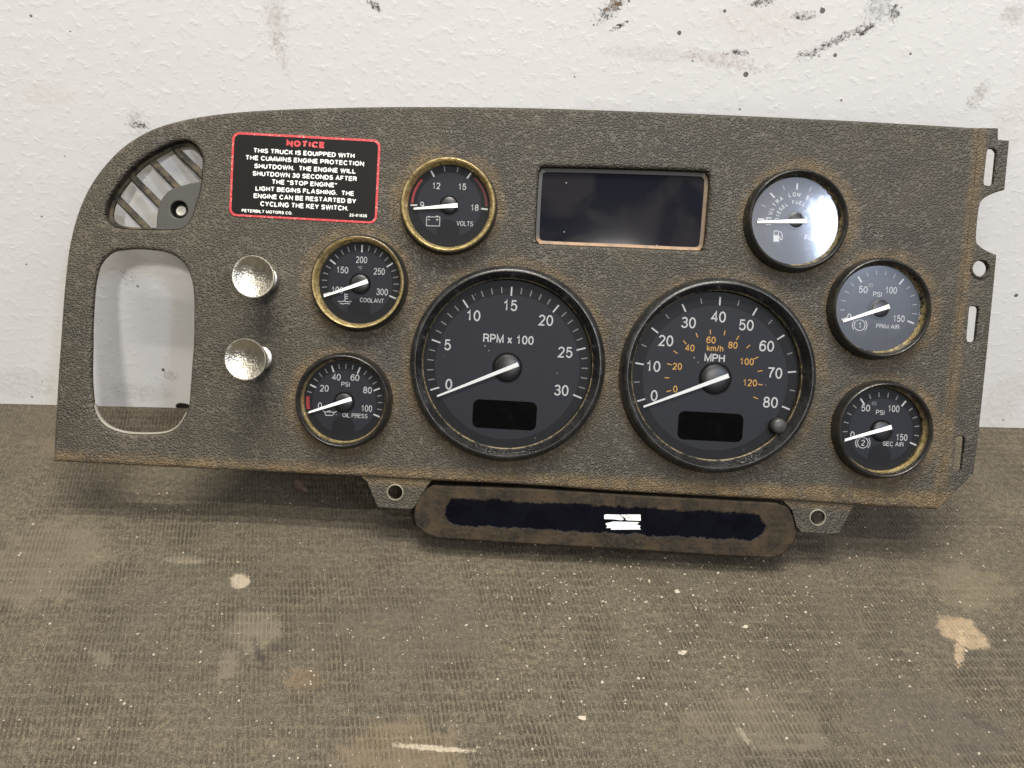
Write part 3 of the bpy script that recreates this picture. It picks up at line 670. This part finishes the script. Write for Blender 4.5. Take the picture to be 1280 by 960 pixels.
q = n.noise(p, 60, 4, .7); q2 = n.noise(p, 500, 3, .7)
dust = n.mix(n.ramp(q, .36, .70), (.014, .0125, .0095), (.054, .037, .021)); dust = n.mix(n.ramp(q2, .4, .7, 0, .6), dust, (.042, .036, .027))
nt.links.new(n.mix(clean, dust, n.mix(n.ramp(q, .3, .7), (.0016, .0018, .0034), (.0035, .0038, .0068))), b.inputs['Base Color'])
nt.links.new(n.math('MULTIPLY_ADD', clean, -.52, .72), b.inputs['Roughness']); nt.links.new(n.bump(n.math('MULTIPLY', q2, n.math('SUBTRACT', 1.0, clean)), .0005), b.inputs['Normal'])
b.inputs['Specular IOR Level'].default_value = .12
bar = plate(PL(BAR, BZ), [], BZ, -.026, .0010).build('indicator_bar', m, root); bar['label'] = 'dust-covered dark warning lamp bar wiped clean in the middle'
def torn(pts): MB().poly([P(740+x/3.765, 560+y/3.765, BZ) for x, y in pts], BZ+.00012).build('torn_sticker_strip', M['tornpaper'], bar)
torn([(57, 315), (70, 312), (130, 314), (150, 335), (140, 340), (100, 335), (58, 334)])
torn([(133, 314), (158, 313), (175, 328), (160, 332)])
torn([(162, 313), (228, 313), (229, 342), (165, 340), (156, 334), (180, 330)])
torn([(64, 354), (85, 350), (100, 346), (222, 349), (210, 360), (229, 366), (223, 374), (230, 383), (90, 384), (88, 376), (66, 376), (74, 366), (66, 362)])

# ------------------------------------------------------------------ gauges
def LOC(px, py, h): return P(px, py, h)
def gauge(key, label):
    g = G[key]; big = g['R'] > 100; R = g['R']*(Z0-g['h'])/FPX; H = g['h']; c = g['cl']
    dz = -.0030 if big else -.0002        # dial plane
    gz = .0012 if big else .0022          # lens plane
    hub = P(*g['hub'], dz); ri = R*.868 if big else R*.845
    if big: prof = [(R+.0004, -.0002), (R+.0002, .0015), (R, H*.45), (R-.0006, H*.68), (R-.0018, H*.90), (R-.0031, H), (R-.0037, H-.0001), (R-.0043, H-.0012), (R-.0062, .0042), (ri+.0010, .0019), (ri+.0002, .0013), (ri+.0003, -.004)]
    else: prof = [(R+.0004, -.0002), (R+.0002, .0012), (R, H*.55), (R-.0005, H*.80), (R-.0013, H*.97), (R-.0019, H), (R-.0024, H-.0003), (R-.0031, H-.0022), (R-.0038, .0042), (R-.0041, .0028), (ri+.0002, .0023), (ri+.0002, -.002)]
    bz_ = MB().lathe(prof, (0, 0), 128)
    # housing behind the face
    rb = R-.0035; dep = .020 if not big else .030
    bz_.lathe([(rb, -.0002), (rb, -dep), (rb-.002, -dep-.001), (.0001, -dep-.001)], (0, 0), 48)
    ob = bz_.build(key, mat_bezel(g['gold']), root, loc=(c[0], c[1], 0), sharp=50, label=label)
    at = ob.data.attributes.new('lip', 'FLOAT', 'POINT'); nP = len(prof)
    gd = g['gold']; k0 = 10 if big else (5 if gd > .95 else 6 if gd > .85 else 9)
    vals = []
    for i in range(len(ob.data.vertices)):
        j = i % nP if i < 128*nP else -1
        vals.append(1.0 if j >= k0 else (.5 if j == k0-1 and not big else 0.0))
    at.data.foreach_set('value', vals)
    def lo(p): return (p[0]-c[0], p[1]-c[1])
    hb = lo(hub)
    # dial, in two tones
    dr = ri+.0015 if not big else ri+.0022
    cc_ = lo(P(*g['c'], H)); mc = (hb[0]*.8, hb[1]*.8)
    MB().poly(circle(mc, dr, 96), dz).build('dial_rim', M['dial'], ob)
    rin = 91*S if big else 40*S
    if big: cp = circle(hb, rin, 96)
    else:                                 # charcoal disc with a bite at six o'clock
        cp = []
        a0 = radians(-90+22); a1 = radians(270-22)
        for k in range(81):
            a = a0+(a1-a0)*k/80; cp.append((hb[0]+rin*cos(a), hb[1]+rin*sin(a)))
        bc = (hb[0], hb[1]-rin*.80)
        for k in range(1, 14):
            a = radians(205-230*k/14); cp.append((bc[0]+rin*.36*cos(a), bc[1]+rin*.36*sin(a)))
    MB().poly(cp, dz+.00012).build('dial_face', M['dialc'], ob)
    MB().poly(circle(mc, ri+.0008, 96), gz).build('lens', GLASS_D if key in ('fuel_gauge', 'primary_air_gauge') else GLASS, ob)
    g.update(ob=ob, dz=dz, hb=hb, lo=lo, hub_m=hub)
    return ob
PR = .00024
def num(g, s, px, py, h, w=None, mat='white', bold=.0, name='numeral'):
    q = S*(Z0-g['dz'])/Z0
    text_into(MB(), s, g['lo'](P(px, py, g['dz'])), h*q, w*q if w else None, g['dz']+PR, bold).build(name, M[mat], g['ob'])
def ticks(g, a0, a1, nseg, majors, ro, lmaj, lmin, wmaj=1.9, wmin=1.2, mat='grey', skip=()):
    hb = g['hb']
    for i in range(nseg+1):
        if i in skip: continue
        a = radians(a0+(a1-a0)*i/nseg); M_ = i in majors; l = lmaj if M_ else lmin
        p1 = (hb[0]+ro*S*cos(a), hb[1]+ro*S*sin(a)); p2 = (hb[0]+(ro-l)*S*cos(a), hb[1]+(ro-l)*S*sin(a))
        MB().quad(p1, p2, (wmaj if M_ else wmin)*S, g['dz']+PR).build('tick_mark', M['white' if M_ else mat], g['ob'])
def needle(g, tip, end, w0, w1, domer, hz):
    """white pointer above a domed hub"""
    H1 = g['dz']+hz; A, B = g['lo'](P(*tip, H1)), g['lo'](P(*end, H1)); d = Vector((B[0]-A[0], B[1]-A[1])); L = d.length; t = d/L; nn_ = Vector((-t.y, t.x))
    vs_ = []
    for z in (-.0008, 0):
        for pt, w in ((A, w0), (B, w1)):
            for s_ in (-1, 1): vs_.append((pt[0]+nn_.x*w*S/2*s_, pt[1]+nn_.y*w*S/2*s_, H1+z))
    fs = [(4, 6, 7, 5), (0, 1, 3, 2), (0, 4, 5, 1), (2, 3, 7, 6), (0, 2, 6, 4), (1, 5, 7, 3)]
    mb = MB().add(vs_, fs); mb.build('needle', M['needle'], g['ob'])
    r = domer*S; MB().lathe([(r, .0003), (r, hz*.45), (r*.94, hz*.62), (r*.8, hz*.76), (r*.55, hz*.86), (r*.25, hz*.91), (.00003, hz*.92)], g['hb'], 48, g['dz']).build('hub', M['hub'], g['ob'], sharp=80)
def arc(mb, c, r0, r1, a0, a1, z, n=20):
    vs_ = []; 
    for i in range(n+1):
        a = radians(a0+(a1-a0)*i/n); vs_ += [(c[0]+r0*cos(a), c[1]+r0*sin(a), z), (c[0]+r1*cos(a), c[1]+r1*sin(a), z)]
    fs = [(2*i, 2*i+1, 2*i+3, 2*i+2) if a1 > a0 else (2*i, 2*i+2, 2*i+3, 2*i+1) for i in range(n)]
    return mb.add(vs_, fs)
def zc(ox, oy, k): return lambda x, y: (ox+x/k, oy+y/k)
def strokes(g, z, segs, w, mat='white', name='symbol'):
    mb = MB()
    for s_ in segs:
        pts = [g['lo'](P(*z(x, y), g['dz'])) for x, y in s_]
        for a, b in zip(pts, pts[1:]): mb.quad(a, b, w*S, g['dz']+PR+random.random()*.00002)
    return mb.build(name, M[mat], g['ob'])

# tachometer
g = G['tachometer']; gauge('tachometer', 'large tachometer dial numbered 0 to 30'); z = zc(500, 320, 3.5556)
for s, x, y in (('0', 217, 570), ('5', 212, 395), ('10', 328, 265), ('15', 492, 220), ('20', 647, 286), ('25', 733, 428), ('30', 717, 597)): num(g, s, *z(x, y), 13.6, bold=.004)
num(g, 'RPM x 100', *z(482, 370), 11, 63, bold=.014, name='lettering')
ticks(g, 199.6, -19.6, 30, range(0, 31, 5), 101, 11.5, 8)
needle(g, z(165, 623), z(526, 481), 2.2, 5.4, 18.5, .0038)
def lcd(g, x, y, w, h):
    c = g['lo'](P(x, y, g['dz'])); MB().poly(rrect(c, w*S, h*S, 8*S), g['dz']+.0003).build('lcd_window', M['lcd'], g['ob'])
lcd(g, *z(465, 706), 80.5, 36)
# speedometer
g = G['speedometer']; gauge('speedometer', 'large speedometer dial numbered 0 to 80 with orange inner scale'); z = zc(765, 335, 3.5556)
for s, x, y in (('0', 187, 567), ('10', 185, 437), ('20', 238, 323), ('30', 340, 243), ('40', 472, 217), ('50', 597, 254), ('60', 687, 347), ('70', 725, 467), ('80', 704, 597)): num(g, s, *z(x, y), 13.8, bold=.004)
for s, x, y in (('0', 281, 538), ('20', 289, 437), ('40', 345, 355), ('60', 440, 320), ('80', 537, 343), ('100', 600, 416), ('120', 614, 510)): num(g, s, *z(x, y), 8.6, mat='orange', bold=.012)
num(g, 'km/h', *z(458, 357), 8, 20.5, 'orange', .012, 'lettering'); num(g, 'MPH', *z(456, 400), 10.2, 25.5, bold=.016, name='lettering')
ticks(g, 199.6, -19.6, 16, range(0, 17, 2), 102, 10.5, 7)
mb = MB(); hz_ = z(452, 488)
for x, y in ((252, 547), (244, 488), (255, 428), (282, 374), (323, 330), (377, 299), (437, 284), (500, 289), (558, 311), (605, 349), (640, 400), (657, 458), (658, 518), (638, 577)):
    X, Y = z(x, y); dx, dy = X-hz_[0], Y-hz_[1]; l = sqrt(dx*dx+dy*dy); dx /= l; dy /= l
    MB().quad(g['lo'](P(X-dx*3, Y-dy*3, g['dz'])), g['lo'](P(X+dx*3, Y+dy*3, g['dz'])), 1.2*S, g['dz']+PR).build('inner_tick_mark', M['orange'], g['ob'])
needle(g, z(140, 617), z(519, 478), 2.2, 5.6, 20, .0038); lcd(g, *z(437, 705), 82, 36)
bc = g['lo'](P(*z(745, 704), .004))
MB().lathe([(.00003, .0050), (.0030, .0049), (.0040, .0045), (.0046, .0036), (.0047, -.003)], bc, 40).build('trip_button', M['button'], g['ob'], sharp=60)

# small gauges
SA, SB = 199.6, -19.6
g = G['voltmeter']; gauge('voltmeter', 'voltmeter with brass rim and red arcs'); z = zc(480, 180, 6.4)
for s, x, y in (('9', 305, 487), ('12', 420, 335), ('15', 628, 342), ('18', 727, 510)): num(g, s, *z(x, y), 7.8)
num(g, 'VOLTS', *z(647, 637), 6, 20.3, name='lettering')
ticks(g, 183, -3, 9, (0, 3, 6, 9), 48, 8.2, 6.2, 2.0, 1.2, skip=(1, 2, 7, 8))
arc(MB(), g['hb'], 44.5*S, 47.5*S, 180, 140, g['dz']+PR).build('red_arc', M['redp'], g['ob'])
arc(MB(), g['hb'], 44.5*S, 47.5*S, 50, 1, g['dz']+PR).build('red_arc', M['dred'], g['ob'])
needle(g, z(238, 517), z(588, 490), 1.9, 5.4, 11.5, .0032)
strokes(g, z, [[(341, 585), (447, 583), (445, 657), (340, 654), (341, 585)], [(352, 580), (368, 580)], [(358, 576), (358, 583)], [(418, 578), (434, 578)], [(427, 573), (427, 583)], [(350, 606), (368, 606)], [(416, 606), (436, 606)], [(426, 597), (426, 616)]], .8)
g = G['coolant_gauge']; gauge('coolant_gauge', 'coolant temperature gauge with worn brass rim'); z = zc(360, 280, 8)
for s, x, y in (('100', 497, 660), ('150', 547, 460), ('200', 735, 358), ('250', 912, 475), ('300', 942, 680)): num(g, s, *z(x, y), 8.2, 14.2)
num(g, '°F', *z(722, 445), 5.5, 6, 'grey', name='lettering'); num(g, 'COOLANT', *z(838, 765), 5.4, 29.5, name='lettering')
ticks(g, SA, SB, 20, (0, 5, 10, 15, 20), 48, 9, 6.5, 1.8, 1.1)
needle(g, z(358, 722), z(795, 571), 2.0, 5.0, 13, .0032)
strokes(g, z, [[(570, 690), (570, 775)], [(575, 705), (600, 705)], [(575, 725), (600, 725)], [(575, 745), (600, 745)], [(500, 772), (530, 778), (560, 770), (600, 778), (635, 776)], [(520, 795), (550, 800), (580, 793), (620, 800)]], .9)
g = G['oil_pressure_gauge']; gauge('oil_pressure_gauge', 'oil pressure gauge with red low mark'); z = zc(350, 420, 6)
for s, x, y in (('0', 300, 522), ('20', 332, 392), ('40', 422, 308), ('60', 563, 312), ('80', 657, 406)): num(g, s, *z(x, y), 8.2)
num(g, '100', *z(652, 543), 8.2, 13); num(g, 'PSI', *z(492, 362), 5.8, 10.5, name='lettering'); num(g, 'OIL PRESS', *z(563, 597), 5.4, 31.5, name='lettering')
ticks(g, SA, SB, 20, (0, 4, 8, 12, 16, 20), 48, 8.5, 6, 1.8, 1.1, skip=(1, 2))
arc(MB(), g['hb'], 43.5*S, 47.5*S, 194, 174, g['dz']+PR, 8).build('red_arc', M['redp'], g['ob'])
needle(g, z(218, 572), z(534, 471), 2.0, 5.0, 13, .0032)
strokes(g, z, [[(320, 560), (335, 568), (345, 595), (395, 595), (410, 572), (425, 566)], [(335, 568), (410, 572)], [(355, 562), (380, 562)], [(420, 590), (424, 590)]], .9)
g = G['fuel_gauge']; gauge('fuel_gauge', 'fuel gauge with bright glare on its lens'); z = zc(910, 200, 6.4)
num(g, 'E', *z(325, 490), 9.5, 6.5, bold=0); num(g, 'F', *z(745, 500), 9.5, 6.5, bold=0); num(g, 'FUEL', *z(668, 622), 6.2, 17, name='lettering')
ticks(g, 181, -1, 8, (0, 2, 4, 6, 8), 46, 8, 6)
def arctext(g, s, r, a_mid, step, h):
    mb = MB(); n = len(s); hb = g['hb']
    for i, ch in enumerate(s):
        if ch == ' ': continue
        a = radians(a_mid-(i-(n-1)/2)*step)
        text_into(mb, ch, (hb[0]+r*S*cos(a), hb[1]+r*S*sin(a)), h*S, None, g['dz']+PR, .01, a-pi/2, .95)
    mb.build('lettering', M['white'], g['ob'])
arctext(g, 'ULTRA LOW SULFUR', 32, 90, 10.2, 5); arctext(g, 'DIESEL FUEL ONLY', 22.5, 93, 11.5, 4.6)
needle(g, z(235, 495), z(632, 487), 2.6, 5.4, 11.5, .0032)
strokes(g, z, [[(368, 650), (368, 568), (402, 568), (402, 650)], [(368, 605), (402, 605)], [(412, 572), (430, 582), (434, 632), (420, 640), (412, 612)]], .9)
MB().poly([g['lo'](P(*z(x, y), g['dz'])) for x, y in ((362, 605), (408, 605), (408, 654), (362, 654))], g['dz']+PR).build('symbol', M['white'], g['ob'])
for key, lbl, zz, pos in (('primary_air_gauge', 'primary air pressure gauge with bluish sheen, marked with a circled 1', zc(1020, 310, 6.4), dict(n0=(265, 552), n50=(377, 333), n65=(437, 297), n100=(602, 338), n150=(663, 565), psi=(490, 370), txt=('PRIM AIR', 572, 628, 29), ic=('1', 348, 617), tip=(218, 587), end=(588, 466), k=6.4)),
                            ('secondary_air_gauge', 'secondary air pressure gauge marked with a circled 2', zc(1020, 460, 6), dict(n0=(272, 500), n50=(372, 300), n65=(435, 266), n100=(583, 305), n150=(643, 520), psi=(480, 333), txt=('SEC AIR', 578, 570, 26), ic=('2', 350, 560), tip=(218, 540), end=(568, 443), k=6))):
    g = G[key]; gauge(key, lbl); z = zz
    for s, kx, w in (('0', 'n0', None), ('50', 'n50', None), ('100', 'n100', 13.8), ('150', 'n150', 13.8)): num(g, s, *z(*pos[kx]), 8.4, w)
    num(g, '65', *z(*pos['n65']), 4.6, mat='grey'); num(g, 'PSI', *z(*pos['psi']), 6, 10.5, name='lettering')
    t = pos['txt']; num(g, t[0], *z(t[1], t[2]), 5.6, t[3], name='lettering')
    ticks(g, SA, SB, 15, (0, 5, 10, 15), 48, 8.6, 6, 2.0, 1.2)
    ic = pos['ic']; num(g, ic[0], *z(ic[1], ic[2]), 7.5, None, name='numeral'); cc = g['lo'](P(*z(ic[1], ic[2]), g['dz']))
    mb = MB(); arc(mb, cc, 6.2*S, 7.1*S, 0, 360, g['dz']+PR, 32); arc(mb, cc, 8.6*S, 9.5*S, -42, 42, g['dz']+PR, 12); arc(mb, cc, 8.6*S, 9.5*S, 138, 222, g['dz']+PR, 12)
    mb.build('symbol', M['white'], g['ob'])
    needle(g, z(*pos['tip']), z(*pos['end']), 2.2, 5.2, 13.5, .0032)

# ------------------------------------------------------------------ loose dirt on the floor
def rock(mb, c, r, flat=.5, seed=0):
    rnd = random.Random(seed); t = (1+sqrt(5))/2
    iv = [(-1, t, 0), (1, t, 0), (-1, -t, 0), (1, -t, 0), (0, -1, t), (0, 1, t), (0, -1, -t), (0, 1, -t), (t, 0, -1), (t, 0, 1), (-t, 0, -1), (-t, 0, 1)]
    fi = [(0, 11, 5), (0, 5, 1), (0, 1, 7), (0, 7, 10), (0, 10, 11), (1, 5, 9), (5, 11, 4), (11, 10, 2), (10, 7, 6), (7, 1, 8), (3, 9, 4), (3, 4, 2), (3, 2, 6), (3, 6, 8), (3, 8, 9), (4, 9, 5), (2, 4, 11), (6, 2, 10), (8, 6, 7), (9, 8, 1)]
    ax, ay = rnd.uniform(.6, 1.3), rnd.uniform(.6, 1.2); a = rnd.uniform(0, 6.28)
    out = []
    for x, y, zq in iv:
        k = r/1.9*rnd.uniform(.7, 1.25); X, Y = x*k*ax, y*k*ay
        out.append((c[0]+X*cos(a)-Y*sin(a), c[1]+X*sin(a)+Y*cos(a), max(0, r*flat*.8+zq*k*flat)))
    mb.add(out, fi)
rnd = random.Random(3); mb = MB(); md = MB()
for i in range(2300):
    if rnd.random() < .5: px, py = rnd.gauss(840, 190), 760+rnd.gauss(0, 75)
    else: px, py = rnd.uniform(-40, 1320), rnd.uniform(600, 1000)
    if py < 560 or py > 1010: continue
    c = F(px, py); s_ = .00022+.00062*rnd.random()**3.2
    rock(mb if rnd.random() < .8 else md, c, s_, .6, i)
c1_ = mb.build('crumb_scatter', M['chip']); tag(c1_, 'tiny pale grit and crumbs scattered over the brown mat', 'grit', 'stuff')
c2_ = md.build('dirt_grain_scatter', M['clod']); tag(c2_, 'tiny dark dirt grains scattered over the brown mat', 'dirt', 'stuff')
# larger flakes one can pick up
def flake(px, py, size, label, mat='chip', name='paint_flake', seed=1, cup=False):
    rnd = random.Random(seed); c = F(px, py); k = 11; mb = MB(); top = []; bot = []
    r0 = size*.00047/2
    for i in range(k):
        a = 2*pi*i/k; 
        if cup and i == 0: rr_ = r0*.35
        else: rr_ = r0*rnd.uniform(.65, 1.15)
        x, y = rr_*cos(a+seed), rr_*.75*sin(a+seed); h = .0005+(.0012 if cup else .0003)*rnd.random()
        top.append((x, y, h)); bot.append((x*.9, y*.9, 0))
    mb.add(top+bot+[(0, 0, .0004 if cup else .0008)], [(i, (i+1) % k, 2*k) for i in range(k)]+[(k+i, k+(i+1) % k, (i+1) % k, i) for i in range(k)])
    o = mb.build(name, M[mat], loc=(c[0], c[1], 0.0)); tag(o, label, 'flake' if mat == 'chip' else 'dirt clod'); return o
flake(852, 817, 12, 'curled pale paint flake lying alone on the mat below the speedometer', seed=2, cup=True)
flake(846, 690+50, 8, 'small pale paint flake under the lamp bar, nearer the bar than the curled one', seed=5)
flake(932, 784, 8, 'pale crumb-like flake right of the middle of the mat', seed=8)
flake(728, 898, 9, 'round pale flake near the front of the mat, left of centre line of the speedometer', seed=11)
# dirt clod under the panel's left half
mb = MB(); c = F(374, 611); rock(mb, (0, 0), .0062, .75, 42); rock(mb, (.004, -.0022), .0036, .8, 43)
o = mb.build('dirt_clod', M['clod'], loc=(c[0], c[1], 0)); tag(o, 'brown lump of dirt in the shadow under the panel', 'dirt clod')
